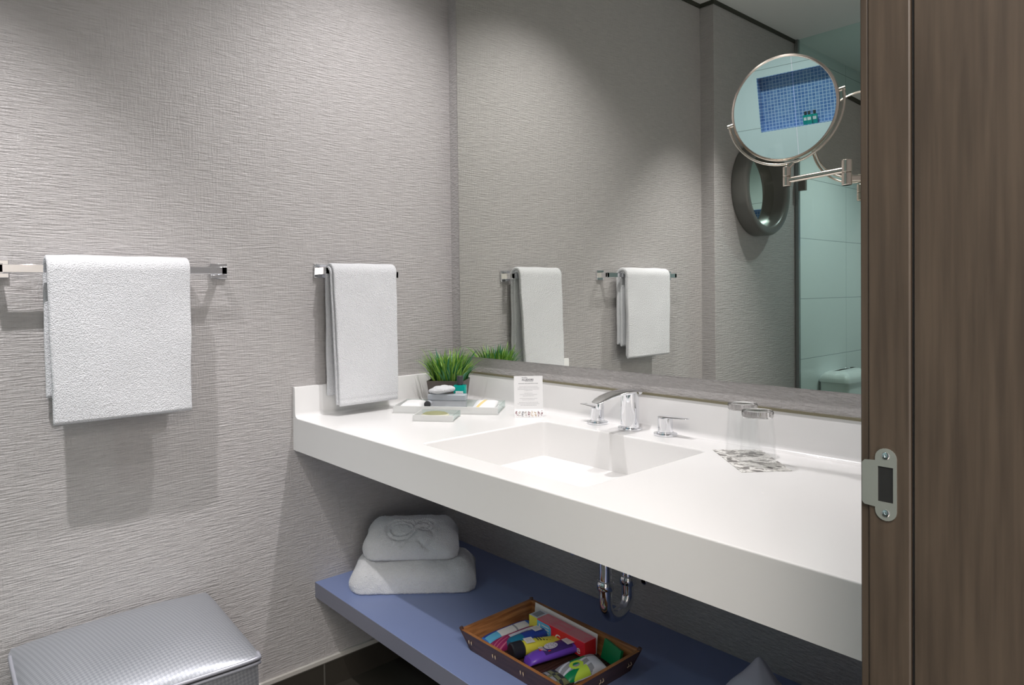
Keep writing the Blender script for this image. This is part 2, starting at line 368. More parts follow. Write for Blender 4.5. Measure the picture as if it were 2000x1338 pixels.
def hang_towel(name, label, y0, y1, xb, zb, zf, zk, lay, seed, flare=(0, 0), hem=False, out=0.0):
    """folded terry towel over a bar: lay = list of (radius, thickness, front bottom offset, back bottom)"""
    mb = MB()
    for (r, th, df, bk, ys0, ys1) in lay:
        st = .005
        pts = []
        zbk = bk; n1 = max(8, int((zb-zbk)/st))
        for i in range(n1): pts.append((xb-r, zbk+(zb-zbk)*i/n1, -1, 0))
        for i in range(10): a = pi-pi*i/10; pts.append((xb+r*cos(a), zb+r*sin(a), cos(a), sin(a)))
        n2 = int((zb-min(zf))/st)
        for i in range(n2+1): pts.append((xb+r, i/n2, 1, 0))
        NP = len(pts); ny = int((y1-y0)/.005); ya, yb = y0+ys0, y1-ys1
        secs = []
        offs = [0, .0012, .003, .0055]
        tt = [ya+o for o in offs]+[ya+.0055+(yb-ya-.011)*j/ny for j in range(1, ny)]+[yb-o for o in offs[::-1]]
        for j, y in enumerate(tt):
            d = min(y-ya, yb-y); w = min(1, .35+.65*sqrt(max(0, 1-(1-min(d, .0055)/.0055)**2)))
            fy = (y-y0)/(y1-y0); sec = []
            zfr = zf[0]+(zf[1]-zf[0])*fy+df
            for side in (1, -1):
                rng = range(NP) if side == 1 else range(NP-1, -1, -1)
                for q in rng:
                    x, z, nx, nz = pts[q]; front = q >= NP-n2-1
                    fr = 0
                    if front: fr = z; z = zb+(zfr-zb)*z
                    ends = 1.0
                    dist = min(q, NP-1-q)*st
                    if dist < .006: ends = .3+.7*sqrt(max(0, 1-(1-dist/.006)**2))
                    h = th/2*w*ends*(1.06 if side == 1 else 1)
                    nv = noise.noise(Vector((y*9+seed, z*7, seed*1.7+(3 if front else 0))))*.0035*min(1, max(0, (zb-z)/.06))
                    n3 = noise.noise(Vector((y*160, z*160, seed+side*5)))*.0009
                    zt = noise.noise(Vector((y*11, seed, 4)))*.003*(1 if nz > 0 else 0)
                    yy = y+(flare[0]*(1-fy)+flare[1]*fy)*fr*(1 if front else 0)+noise.noise(Vector((z*9, seed+fy*2, 2)))*.0022
                    if not front and False: pass
                    if front and hem and abs((zb-z)-(zb-zfr)+.02) < .003: h *= .7
                    sec.append((x+nx*side*h+nv+nx*n3+(out*fr if front else 0), yy, z+nz*(side*h+zt)))
            secs.append(sec)
        mb.loft(secs)
    return tag(obj(name, mb, TERRY, smooth=60), label, 'towel', 'towels hanging on bars')
hang_towel('hanging_towel', 'wider white terry towel folded over the left towel bar', -1.395, -1.040, .051, 1.3448, (.938, .938), 1.0,
           [(.0155, .013, .008, .995, .042, .010), (.0295, .0145, 0, 1.004, 0, 0)], 3.1, flare=(.008, -.004))
hang_towel('hanging_towel', 'narrow white terry towel folded over the bar beside the mirror', -.585, -.327, .051, 1.3425, (.893, .893), 1.0,
           [(.0155, .011, .004, .925, .0, .006), (.0265, .0115, 0, .94, .006, 0)], 8.3, flare=(.008, -.012), hem=True, out=.018)

# ------------------------------------------------------------------ folded towels on the shelf
def emb(a, b):
    """groove depth of the embossed monogram at surface coordinates a (across), b (up), metres"""
    d = 9
    def ell(cx, cy, rx, ry, a0=-pi, a1=pi):
        nonlocal d
        t = atan2((b-cy)/ry, (a-cx)/rx)
        if a0 <= t <= a1: d = min(d, abs(hypot((a-cx)/rx, (b-cy)/ry)-1)*min(rx, ry))
    def seg(x0, y0, x1, y1):
        nonlocal d
        l = (x1-x0)**2+(y1-y0)**2; t = max(0, min(1, ((a-x0)*(x1-x0)+(b-y0)*(y1-y0))/l)); d = min(d, hypot(a-x0-t*(x1-x0), b-y0-t*(y1-y0)))
    ell(-.030, .008, .042, .034); ell(-.030, .010, .028, .022)
    ell(.038, .024, .026, .020, -2.6, 2.9); ell(.036, .024, .015, .011, -2.6, 2.9)
    ell(.022, -.016, .038, .034, -1.3, 1.4); seg(.012, .036, .005, .0); seg(.005, 0, -.022, -.045); seg(.02, -.03, .05, -.055)
    return -.0055*math.exp(-(d/.0034)**2)
def folded_towel(label, c, ang, w, dp, h, seed, mono=None, front=.8, nexp=2.3):
    o = thing('folded_towel', label, 'towel', c, ang, group='folded towels on the shelf')
    raw = []
    for i in range(200):
        a = pi/2*i/199; raw.append((front*dp*(1-cos(a)**(2/nexp)), h*(.06+.94*sin(a)**(2/nexp))))
    raw += [(front*dp+(dp-front*dp-.012)*i/20, h*(1-.02*i/20)) for i in range(1, 21)]
    raw += [(dp-.012+.012*sin(a), h*.98-.03+.03*cos(a)) for a in [pi/2*i/10 for i in range(1, 11)]]
    pts = [raw[0]]; acc = [0.0]; tot = 0; last = raw[0]
    for p in raw[1:]:
        tot += hypot(p[0]-last[0], p[1]-last[1]); last = p
        if tot-acc[-1] >= .0030: pts.append(p); acc.append(tot)
    K = len(pts); nor = []
    for i in range(K):
        p0, p1 = pts[max(0, i-2)], pts[min(K-1, i+2)]; l = hypot(p1[0]-p0[0], p1[1]-p0[1]); nor.append((-(p1[1]-p0[1])/l, (p1[0]-p0[0])/l))
    nw = int(w/.0032); secs = []
    for j in range(nw+1):
        x = w*j/nw; d = min(x, w-x); q = min(1, d/.045); rnd = max(.03, 1-(1-q)**2.6); sec = []
        for i in range(K):
            y, z = pts[i]; ny, nz_ = nor[i]; s_ = acc[i]
            f = noise.noise(Vector((x*9+seed, s_*10, seed)))*.009*min(1, s_/.04)+noise.noise(Vector((x*34+seed, s_*34, 3)))*.0022+noise.noise(Vector((x*190, s_*190, seed)))*.0019
            if mono: f += emb((x-w*mono[0])*mono[2], (s_-mono[1])*mono[2])*1.25
            edge = .86+.14*rnd
            zz = max(0.0, (z+nz_*f)*(.76+.24*rnd)); yy = dp*.45+((y-dp*.45)*edge)+ny*f+(1-rnd)*.022*(1-min(1, y/(dp*.5)))
            sec.append((x+(x-w/2)*(-.05)*(z/h)+(1 if x > w/2 else -1)*.014*sin(pi*min(1, z/h))*(1-q)+noise.noise(Vector((s_*14, seed+(0 if x < w/2 else 7), 1)))*.006, yy, zz))
        sec += [(sec[-1][0], dp*.97, .004), (sec[-1][0], dp*.9, 0), (sec[0][0], dp*.5, 0), (sec[0][0], sec[0][1]+.006, 0)]
        secs.append(sec)
    mb = MB().loft(secs); obj('terry_cloth', mb, TERRY, o, smooth=70)
    return o
a50 = radians(50.3)
folded_towel('white folded bath towel lying on the blue grey shelf, bottom of the pair', (.179, -.592, .2868), a50, .404, .190, .095, 1.3, None, .62, 2.9)
folded_towel('smaller white folded towel with embossed monogram, lying on top of the other', (.172, -.533, .3810), a50, .305, .162, .104, 5.2, (.50, .098, .80), .92, 2.0)

# ------------------------------------------------------------------ ottoman
def vinyl():
    m = mat('silver_vinyl', (.34, .36, .39), .40, .5, spec=.5)
    t, N, L, b = nt(m); tc = N('ShaderNodeTexCoord'); mp = N('ShaderNodeMapping'); mp.inputs['Scale'].default_value = (1, 1, 1); mp.inputs['Rotation'].default_value = (0, 0, radians(38))
    L(tc.outputs['UV'], mp.inputs[0]); ck = N('ShaderNodeTexChecker'); ck.inputs['Scale'].default_value = 150
    ck.inputs['Color1'].default_value = (.37, .385, .42, 1); ck.inputs['Color2'].default_value = (.29, .305, .335, 1)
    L(mp.outputs[0], ck.inputs[0]); L(ck.outputs[0], b.inputs['Base Color'])
    bp = N('ShaderNodeBump'); bp.inputs['Strength'].default_value = .35; bp.inputs['Distance'].default_value = .001; L(ck.outputs[1], bp.inputs['Height']); L(bp.outputs[0], b.inputs['Normal'])
    return m
VIN = vinyl()
ot = thing('ottoman', 'silver woven vinyl cube ottoman against the papered wall', 'ottoman', (0, 0, FZ))
qc = [(.022, -1.492), (.018, -.992), (.503, -1.020), (.462, -1.505)]  # back-left, back-right, front-right, front-left
SZ = .37-FZ
def ott_pt(u, v):
    a = [qc[0][i]*(1-u)*(1-v)+qc[1][i]*u*(1-v)+qc[2][i]*u*v+qc[3][i]*(1-u)*v for i in (0, 1)]; return a
# top cushion: rounded-corner domed grid
def sq(t, k=.10):  # keep grid but round corners slightly
    return t
mb = MB()
n = 48
def top_pt(u, v):
    uu, vv = u*2-1, v*2-1; r = .045
    # squircle corners
    f = 1-.022*(abs(uu)**8*abs(vv)**8)
    b_o = 1+.022*(1-max(abs(uu), abs(vv))**14 if max(abs(uu), abs(vv)) < 1 else 0)*max(abs(uu), abs(vv))**6
    x, y = ott_pt((uu*f*b_o+1)/2, (vv*f*b_o+1)/2)
    dome = (1-abs(uu)**2.6)**.75*(1-abs(vv)**2.6)**.75
    return (x, y, SZ+.052*dome)
mb.grid(top_pt, n, n); nt_ = len(mb.v)
top_o = obj('seat_cushion', mb, VIN, ot, smooth=60)
uvl = top_o.data.uv_layers.new(name='uv')
for lp in top_o.data.loops: co = top_o.data.vertices[lp.vertex_index].co; uvl.data[lp.index].uv = (co.x, co.y)
rim = [top_pt(i/n, 0) for i in range(n)]+[top_pt(1, i/n) for i in range(n)]+[top_pt(1-i/n, 1) for i in range(n)]+[top_pt(0, 1-i/n) for i in range(n)]
mb = MB(); cx_, cy_ = .25, -1.25
zs = [0.0, .01, .1, .2, .3, .4, SZ-.012]
mb.loft([[(cx_+(x-cx_)*(.985+.01*sin(pi*z/SZ)), cy_+(y-cy_)*(.985+.01*sin(pi*z/SZ)), z) for x, y, _ in rim] for z in zs])
bo = obj('body', mb, VIN, ot, smooth=50); uvl = bo.data.uv_layers.new(name='uv')
for lp in bo.data.loops:
    co = bo.data.vertices[lp.vertex_index].co; uvl.data[lp.index].uv = (co.x+co.y if True else 0, co.z)
PIPE = mat('silver_piping', (.45, .46, .52), .3, .5)
mb = MB().tube([(x, y, SZ-.001-(.011 if (x < .06 or (y > -1.06 and x < .47)) else 0)) for x, y, _ in rim], .0052, 8, closed=True); obj('piping', mb, PIPE, ot, smooth=80)
mb = MB().tube([(x, y, SZ-.013) for x, y, _ in rim], .0042, 8, closed=True); obj('piping', mb, PIPE, ot, smooth=80)

# ------------------------------------------------------------------ tray group on the counter (local frame turned 38.8 deg)
TA = radians(38.8); TO = Vector((.172, -.411, ZT))
def tp(a, b, z=0): return (TO.x+a*cos(TA)-b*sin(TA), TO.y+a*sin(TA)+b*cos(TA), ZT+z)
WHITE = mat('white_paper', (.90, .90, .905), .6)
tr = thing('amenity_tray', 'clear and frosted amenity tray holding toiletries in front of the plant', 'tray', tuple(TO), TA)
mb = MB().box(0, .364, 0, .158, .0, .004); obj('tray_base', mb, FROST, tr)
mb = MB().box(0, .364, 0, .004, .004, .0255).box(0, .004, .004, .154, .004, .0255); lab(obj('frosted_wall', mb, FROST, tr, bevel=.0006), 'frosted wall')
mb = MB().box(.360, .364, .004, .154, .004, .0255).box(0, .364, .154, .158, .004, .0255); lab(obj('clear_wall', mb, ACRYL, tr), 'clear wall')
t2 = thing('small_tray', 'small clear square dish in front of the amenity tray', 'tray', tp(.110, -.137), TA)
mb = MB().box(0, .133, 0, .108, 0, .003); obj('tray_base', mb, FROST, t2)
mb = MB().box(0, .133, 0, .004, .003, .0205).box(0, .004, .004, .104, .003, .0205); lab(obj('frosted_wall', mb, FROST, t2, bevel=.0006), 'frosted wall')
mb = MB().box(.129, .133, .004, .104, .003, .0205).box(0, .133, .104, .108, .003, .0205); lab(obj('clear_wall', mb, ACRYL, t2), 'clear wall')
sp_ = thing('wrapped_soap', 'cream oval soap with olive green top in the small dish', 'soap', tp(.172, -.085, .0031), TA+.1)
mb = MB().lathe([(.001, 0), (.036, 0), (.044, .005), (.046, .010), (.042, .014)], 32, 0, None, 1, .62); obj('soap_bar', mb, PLAST('cream_soap', (.72, .70, .55), .5), sp_)
mb = MB().lathe([(.042, .0142), (.034, .0185), (.018, .021), (.0005, .0216)], 32, 0, None, 1, .62); lab(obj('leaf_wrapper', mb, PLAST('olive_leaf', (.30, .31, .16), .6), sp_), 'olive green leaf wrapper')

# planter with grass
pt = thing('potted_grass', 'artificial green grass in a square dark brown pot behind the tray', 'plant', tp(.141, .235), TA)
POT = mat('brown_pot', (.105, .085, .075), .4)
mb = MB()
def psec(h, z): return [(-h[0], -h[1], z), (h[0], -h[1], z), (h[0], h[1], z), (-h[0], h[1], z)]
mb.loft([psec((.058, .050), 0), psec((.069, .060), .089), psec((.066, .057), .089), psec((.064, .055), .074), psec((.01, .01), .074)]); obj('pot', mb, POT, pt, bevel=.002, smooth=None)
def grass():
    mb = MB(); rnd = random.Random(11)
    N_ = 430
    for b in range(N_):
        x0 = rnd.uniform(-.056, .056); y0 = rnd.uniform(-.046, .046); ln = rnd.uniform(.065, .150)*(1 if rnd.random() < .9 else 1.12)
        out = Vector((x0*1.25+rnd.uniform(-.03, .03), y0*1.1+rnd.uniform(-.03, .03), 0))
        lean = rnd.uniform(.30, 1.25)*(.5+out.length/.06*.55); dirv = out.normalized() if out.length > 1e-4 else Vector((1, 0, 0))
        if b < 16: ln = .17; lean = rnd.uniform(1.1, 1.6); dirv = Vector((cos(b*.39), sin(b*.39)*.8, 0)).normalized()
        w = rnd.uniform(.002, .0052)*(1 if b >= 14 else .5); side = Vector((-dirv.y, dirv.x, 0)); side.rotate(Matrix.Rotation(rnd.uniform(-1, 1), 3, 'Z'))
        p = Vector((x0, y0, .068)); a = lean*.25; K = 7; vs = []; m_ = rnd.choice([0, 0, 1, 1, 1, 2, 3])
        for k in range(K+1):
            t = k/K; ww = w*(1-t**2.2)*(.75+.5*min(1, t*4))
            vs += [tuple(p-side*ww), tuple(p+Vector((0, 0, .25*ww))), tuple(p+side*ww)]
            a = lean*(.25+.85*t**1.4); p = p+(dirv*sin(a)+Vector((0, 0, cos(a))))*(ln/K)
        fs = []
        for k in range(K): fs += [(k*3, k*3+1, k*3+4, k*3+3), (k*3+1, k*3+2, k*3+5, k*3+4)]
        # keep blades off the papered corner
        ok = True
        for v in vs:
            wx = tp(.141+v[0], .235+v[1])
            if wx[0] < .004 or wx[1] > -.024: ok = False
        if ok: mb.add(vs, fs, m_)
    return mb
GR = [mat('blade_green', (.16, .36, .045), .42), mat('blade_lime', (.30, .50, .09), .42), mat('blade_deep_green', (.045, .20, .06), .45), mat('blade_teal', (.03, .22, .12), .42)]
for g in GR: g.node_tree.nodes['Principled BSDF'].inputs['Subsurface Weight'].default_value = 0
obj('grass_blades', grass(), GR, pt, smooth=60)

# teal bottle
def bottle(name, loc, rz, label, group=None, sc=1.0):
    o = thing(name, label, 'bottle', loc, rz, group); o.scale = (sc, sc, sc)
    mb = MB(); secs = []
    for z, w in ((0, .9), (.003, 1), (.078, 1), (.081, .93)): secs.append([(x*w, y*w, z) for x, y, _ in rrect(-.022, .022, -.013, .013, .005, 0)])
    mb.loft(secs); body = obj('bottle_body', mb, TEAL, o, smooth=40)
    mb = MB(); cyl(mb, .0085, .080, .084); cyl(mb, .0112, .083, .113); lab(obj('cap', mb, BLK, o), 'dark grey cap')
    mb = MB().box(-.0135, .0135, -.0136, -.013, .035, .061); mb.box(-.009, .009, -.0139, -.0134, .053, .0545, 1).box(-.006, .006, -.0139, -.0134, .049, .050, 1); lab(obj('paper_label', mb, [WHITE, mat('label_ink', (.45, .35, .45), .6)], body, smooth=None), 'white label')
    return o
TEAL = mat('teal_plastic', (.0, .42, .36), .12, Transmission_Weight=.15); BLK = mat('charcoal_cap', (.045, .045, .05), .4)
bottle('toiletry_bottle', tp(.213, .105, .0045), TA, 'teal bottle with charcoal cap standing in the amenity tray')
FR2 = mat('frosted_plastic', (.62, .66, .72), .3, Transmission_Weight=.35); FR3 = mat('frosted_plastic_light', (.72, .75, .80), .3, Transmission_Weight=.3)
def sachet(name, label, cat, loc, rz, w, d, h, m, puff=.5, rot=None, matfn=None, mats=None):
    mb = MB()
    def P(u, v):
        uu, vv = 2*u-1, 2*v-1; return (uu*w/2, vv*d/2, h*(.15+.85*((1-abs(uu)**4)*(1-abs(vv)**4))**puff))
    G = 60; mb.grid(P, G, G, matfn or 0); mb.grid(lambda u, v: (P(u, v)[0], P(u, v)[1], 0), G, G); g1 = G+1
    for (f) in (lambda i: i, lambda i: G*g1+i, lambda i: i*g1, lambda i: i*g1+G):
        for i in range(G): mb.f.append((f(i), f(i+1), f(i+1)+g1*g1, f(i)+g1*g1)); mb.m.append(0)
    o = obj(name, mb, mats or m, loc=loc, rot=rot or (0, 0, rz), smooth=50); return tag(o, label, cat)
mbx = thing('shower_cap_box', 'frosted box lying in the amenity tray under the fluffy pad', 'box', tp(.176, .062, .0045), TA)
mb = MB().box(-.062, .066, -.012, .018, 0, .034); obj('sleeve', mb, FR3, mbx, bevel=.004)
mb = MB().box(-.066, .068, -.014, .020, .0345, .055); lab(obj('sleeve_lid', mb, FR2, mbx, bevel=.003), 'bluish frosted lid')
tb = thing('lotion_tube', 'frosted tube lying in the amenity tray with round black cap', 'tube', tp(.116, .026, .0285), TA)
mb = MB().lathe([(.0005, -.0), (.0105, 0), (.0108, .004), (.0108, .05), (.009, .058), (.0005, .058)], 28, 0, Matrix.Rotation(-pi/2, 4, 'X') @ Matrix.Identity(4)); obj('tube_body', mb, FR3, tb)
mb = MB().lathe([(.0005, -.008), (.0105, -.008), (.0115, -.006), (.0115, .0005), (.0005, .0005)], 28, 0, Matrix.Rotation(-pi/2, 4, 'X')); lab(obj('cap', mb, BLK, tb), 'round black cap')
mb = MB()
def fl(u, v):
    th, ph = u*2*pi, (v-.5)*pi; x, y, z = .047*cos(ph)*cos(th), .026*cos(ph)*sin(th), .0135*sin(ph)
    s_ = noise.noise(Vector((x*50, y*50, z*60+3))); return (x*(1+s_*.12), y*(1+s_*.15), z*(1+s_*.35)+.0135+.09*x+.002*noise.noise(Vector((x*200, y*200, z*200))))
mb.grid(fl, 40, 20)
tag(obj('cotton_pad', mb, TERRY, loc=tp(.156, .066, .0605), rot=(0, 0, TA), smooth=80), 'fluffy white pad resting on the frosted box in the tray', 'pad')
sachet('paper_sachet', 'plain white paper sachet at the left end of the amenity tray', 'sachet', tp(.050, .079, .0045), TA+.05, .080, .130, .026, WHITE)
YEL = mat('pale_yellow_stripe', (.85, .68, .30), .6)
GREYP = mat('white_paper_cool', (.80, .82, .85), .6)
sachet('paper_packet', 'white packet with a pale yellow stripe at the right of the tray', 'packet', tp(.305, .085, .0150), TA, .080, .120, .013, WHITE, rot=(.10, 0, TA+.02), matfn=lambda u, v: 1 if .30 < u-.25*(v-.5) < .44 else (2 if u < .2 else 0), mats=[WHITE, YEL, GREYP])
sachet('paper_packet', 'plain white packet lying under the yellow striped packet in the tray', 'packet', tp(.312, .082, .0045), TA, .084, .130, .0095, WHITE)

# standing card
cd = thing('information_card', 'white standing card with printed text beside the faucet', 'card', (.548, -.131, ZT), radians(49.5))
INK = mat('grey_ink', (.16, .16, .18), .7); INK2 = mat('light_ink', (.42, .42, .44), .7); PUR = mat('plum_print', (.32, .16, .18), .7); GLD = mat('ochre_print', (.55, .40, .22), .7); TAN = mat('taupe_print', (.45, .40, .36), .7)
cw = .047
prof = [(-.013, .0005), (-.011, .006), (-.007, .014), (-.003, .0215), (.0, .026), (.003, .06), (.0065, .10), (.0095, .133)]
mb = MB()
front = [[(-cw, y, z), (cw, y, z)] for y, z in prof]
for (y0, z0), (y1, z1) in zip(prof, prof[1:]):
    mb.add([(-cw, y0, z0), (cw, y0, z0), (cw, y1, z1), (-cw, y1, z1), (-cw, y0+.0007, z0), (cw, y0+.0007, z0), (cw, y1+.0007, z1), (-cw, y1+.0007, z1)], [(0, 1, 2, 3), (5, 4, 7, 6), (0, 3, 7, 4), (1, 5, 6, 2)])
obj('card_sheet', mb, WHITE, cd, smooth=60)
tilt = atan2(.0065-.003, .04)
def cardT(x, z):  # print position: x across, z up the face
    for (y0, z0), (y1, z1) in zip(prof, prof[1:]):
        if z0 <= z <= z1:
            y = y0+(y1-y0)*(z-z0)/(z1-z0); return Matrix.Translation((x, y-.0004, z)) @ Matrix.Rotation(pi/2-atan2(y1-y0, z1-z0), 4, 'X')
mb = MB(); rq = random.Random(3)
text_into(mb, 'hoteles', .0062, 0, cardT(-.012, .1275)); text_into(mb, 'ALLEDORS', .0080, 0, cardT(-.002, .1205), .0002)
mb.add([(-.011, -.0004, 0), (.016, -.0004, 0), (.016, .0004, 0), (-.011, .0004, 0)], [(0, 1, 2, 3)], 0, cardT(0, .1155))
def words(z, w, h, m):
    x = -w/2
    while x < w/2:
        l = rq.uniform(.0012, .0042); l = min(l, w/2-x)
        if l > .0004: mb.add([(x, -h/2, 0), (x+l, -h/2, 0), (x+l, h/2, 0), (x, h/2, 0)], [(0, 1, 2, 3)], m, cardT(0, z))
        x += l+.0009
words(.1085, .064, .0013, 0)
for z, w in ((.0985, .060), (.0940, .070), (.0898, .070), (.0856, .026), (.0772, .028), (.0728, .058), (.0684, .036), (.0600, .058), (.0556, .040), (.0472, .062), (.0428, .072), (.0384, .052)): words(z, w, .0009, 1)
obj('printed_text', mb, [INK, INK2], cd, smooth=None)
mb = MB()
for i in range(9):
    cxp = -.041+.0104*i; m_ = [0, 2, 3, 2, 0, 1, 1, 0, 0][i]
    for j in range(20):
        a = rq.uniform(0, 2*pi); rr = rq.uniform(.001, .0055); x, z = cxp+rr*cos(a)*.9, .0125+rr*1.6*sin(a); s_ = rq.uniform(.0008, .0019)
        if abs(x) < cw-.002 and .002 < z < .0235: mb.add([(s_*cos(k*pi/3), s_*sin(k*pi/3)*.7, 0) for k in range(6)], [tuple(range(6))], m_, cardT(x, z))
obj('floral_border', mb, [PUR, GLD, TAN, INK], cd, smooth=None)

# tumblers on a patterned paper
pp = MB()
pq = [(1.2081, -.126), (1.3673, -.2751), (1.4375, -.1825), (1.290, -.040)]
PAPER = mat('patterned_paper', (.8, .8, .78), .6); t_, N_, L_, b_ = nt(PAPER)
vn = N_('ShaderNodeTexNoise'); vn.inputs['Scale'].default_value = 24; vn.inputs['Detail'].default_value = 2; vn.inputs['Distortion'].default_value = 2.2
L_(coords(N_, L_, (1, 1, 1)), vn.inputs[0]); rp = N_('ShaderNodeValToRGB'); rp.color_ramp.interpolation = 'CONSTANT'
rp.color_ramp.elements[0].color = (.22, .21, .2, 1); rp.color_ramp.elements[1].position = .46; rp.color_ramp.elements[1].color = (.55, .54, .51, 1)
q_ = rp.color_ramp.elements.new(.525); q_.color = (.80, .79, .76, 1); q_ = rp.color_ramp.elements.new(.62); q_.color = (.50, .49, .47, 1); q_ = rp.color_ramp.elements.new(.66); q_.color = (.82, .81, .78, 1)
L_(vn.outputs[0], rp.inputs[0]); L_(rp.outputs[0], b_.inputs['Base Color'])
pp.prism(pq, ZT+.0002, ZT+.0009); tag(obj('paper_mat', pp, PAPER, smooth=None), 'grey and white patterned paper mat under the two tumblers', 'paper mat')
def tumbler(loc, label):
    o = thing('glass_tumbler', label, 'glass', loc, group='upturned tumblers on the paper mat')
    H = .126
    prof = [(.0405, 0), (.0411, .001), (.0395, .03), (.0370, .07), (.0345, .108), (.0338, .110), (.0318, .110), (.0345, .07), (.037, .03), (.0393, .001), (.0393, 0)]
    n = 40; mb = MB(); mb.loft([[(r*cos(2*pi*i/n), r*sin(2*pi*i/n), z) for i in range(n)] for r, z in prof], closed=True); obj('glass_wall', mb, CLEAR, o, smooth=60)
    mb = MB().lathe([(.001, .113), (.030, .112), (.0335, .1105), (.0349, .113), (.0349, .122), (.0335, .1255), (.030, .126), (.025, .1245), (.001, .1225)], 40); lab(obj('thick_base', mb, GLASSB, o, smooth=50), 'thick glass base')
    return o
tumbler((1.3580, -.1835, ZT+.001), 'clear glass tumbler upside down on the paper mat, the nearer one')
tumbler((1.2830, -.1130, ZT+.001), 'clear glass tumbler upside down on the paper mat, the one behind')

# ------------------------------------------------------------------ magnifying mirror on a swing arm
dc = Vector((1.4395, -.22, 1.6588)); R_ = .1125
mm = thing('magnifying_mirror', 'round nickel framed magnifying mirror on a jointed swing arm', 'mirror', tuple(dc))
ph, ti = radians(7), radians(6.7)
nrm = Vector((sin(ph)*cos(ti), -cos(ph)*cos(ti), -sin(ti)))
Rm = nrm.to_track_quat('Z', 'Y').to_matrix().to_4x4()
n = 72
mb = MB().loft([[(r*cos(2*pi*i/n), r*sin(2*pi*i/n), z) for i in range(n)] for r, z in ((R_-.004, -.0065), (R_, -.004), (R_, .004), (R_-.004, .0065), (R_-.0055, .005), (R_-.0055, -.005))], closed=True, T=Rm); obj('ring_frame', mb, NICKEL, mm, smooth=50)
mb = MB().lathe([(.0005, -.0048), (R_-.005, -.0048), (R_-.005, .0048), (.0005, .0048)], 72, 0, Rm); obj('mirror_disc', mb, MIRROR2, mm, smooth=30)
Ry = R_+.0085
# yoke: half hoop in a plane containing the pivot axis
xa = Vector((cos(ph), sin(ph), 0)).normalized(); xa = (xa+Vector((0, 0, .16))).normalized(); dn = Vector((.02, -.0, -1)); dn = (dn-xa*dn.dot(xa)).normalized()
dn = (Vector((0.16, 0.02, -1)) - xa*Vector((0.16, 0.02, -1)).dot(xa)).normalized()
pts = [xa*cos(a)*Ry+dn*sin(a)*Ry for a in [pi*i/48 for i in range(49)]]
mb = MB()
secs = []
for i, p in enumerate(pts):
    rad = p.normalized(); nn = xa.cross(dn).normalized(); w, h = .0045, .0028
    secs.append([tuple(p+rad*(h*cos(2*pi*k/12))+nn*(w*sin(2*pi*k/12))) for k in range(12)])
mb.loft(secs); obj('yoke', mb, NICKEL, mm, smooth=60)
for s_ in (1, -1):
    mb = MB().tube([xa*s_*(R_-.001), xa*s_*(Ry+.0035)], .0042, 12); obj('pivot', mb, NICKEL, mm)
J1 = Vector((1.4467, -.22, 1.5104))-dc; J2 = Vector((1.5640, -.2050, 1.5045))-dc; J3 = Vector((1.735, -.030, 1.5015))-dc
bot = dn*Ry
mb = MB().tube([bot, J1+Vector((0, 0, .016))], .005, 12); obj('stem', mb, NICKEL, mm)
for J, r, z0, z1 in ((J1, .0082, -.021, .021), (J2, .0098, -.026, .026)):
    for a, b in ((z0, -.0004), (.0004, z1)):
        mb = MB(); cyl(mb, r, a, b, 24, 0, Matrix.Translation(J)); mb.lathe([(.0005, a), (r-.001, a)], 24, 0, Matrix.Translation(J)); obj('joint', mb, NICKEL, mm)
A1 = Vector((0, 0, -.0085)); mb = MB().tube([J1+A1, J2+Vector((0, 0, .006))+Vector((0, 0, .0))], .0062, 16); obj('arm', mb, NICKEL, mm)
mb = MB().tube([J2+Vector((0, 0, -.012)), J3+Vector((0, 0, -.012))], .0068, 16); obj('arm', mb, NICKEL, mm)
mb = MB(); cyl(mb, .038, 0, .012, 40, 0, Matrix.Translation(Vector((1.735, -.0202, 1.49))-dc) @ Matrix.Rotation(pi/2, 4, 'X')); obj('wall_mount', mb, NICKEL, mm)

# ------------------------------------------------------------------ plumbing under the counter
tr_ = thing('drain_trap', 'chrome drain trap bending in a U below the counter', 'pipe', (.933, -.17, .337))
X0 = 0; PR = .0178
leg = lambda y, z0, z1: [(0, y, z0), (0, y, z1)]
mb = MB().tube([(0, -.05, .105), (0, -.05, .366)], .0165, 24); obj('tailpiece', mb, CHROME, tr_)
pts = [(0, -.05, .115), (0, -.05, .09)]+[(0, -.05*cos(a), .0685-.05*sin(a)) for a in [pi*i/24 for i in range(25)]]+[(0, .05, .09), (0, .05, .105)]
mb = MB().tube(pts, PR, 24); obj('trap_bend', mb, CHROME, tr_, smooth=60)
mb = MB().tube([(0, .05, .095), (0, .05, .155), (0, .056, .175), (0, .075, .185), (0, .170, .185)], .0165, 24); obj('wall_tube', mb, CHROME, tr_, smooth=60)
for y, z in ((-.05, .118), (.05, .105)):
    mb = MB().lathe([(.0165, z-.012), (.0222, z-.012), (.0235, z-.009), (.0235, z+.007), (.0215, z+.011), (.0165, z+.012)], 28, 0, Matrix.Translation((0, y, 0))); obj('slip_nut', mb, CHROME, tr_)
for x, z, r, l, ang in ((.652, .420, .031, 'round chrome wall flange peeking out below the counter left of the drain trap', 0), (.932, .412, .021, 'small chrome valve on the wall right of the drain trap', 0)):
    o = thing('water_valve', l, 'valve', (x, 0, z)); T = Matrix.Rotation(pi/2, 4, 'X')
    mb = MB().lathe([(r, 0), (r, .003), (r-.003, .006), (r*.55, .010), (.0005, .010)], 32, 0, T); obj('flange', mb, NICKEL, o)
    mb = MB(); cyl(mb, .009, .008, .045, 20, 0, T); obj('valve_body', mb, CHROME, o)
    mb = MB().tube([(0, -.035, 0), (.012, -.035, .03), (.05, -.035, .10), (.055, -.035, .20), (.055, -.035, .328)], .005, 12); obj('supply_hose', mb, CHROME, o)

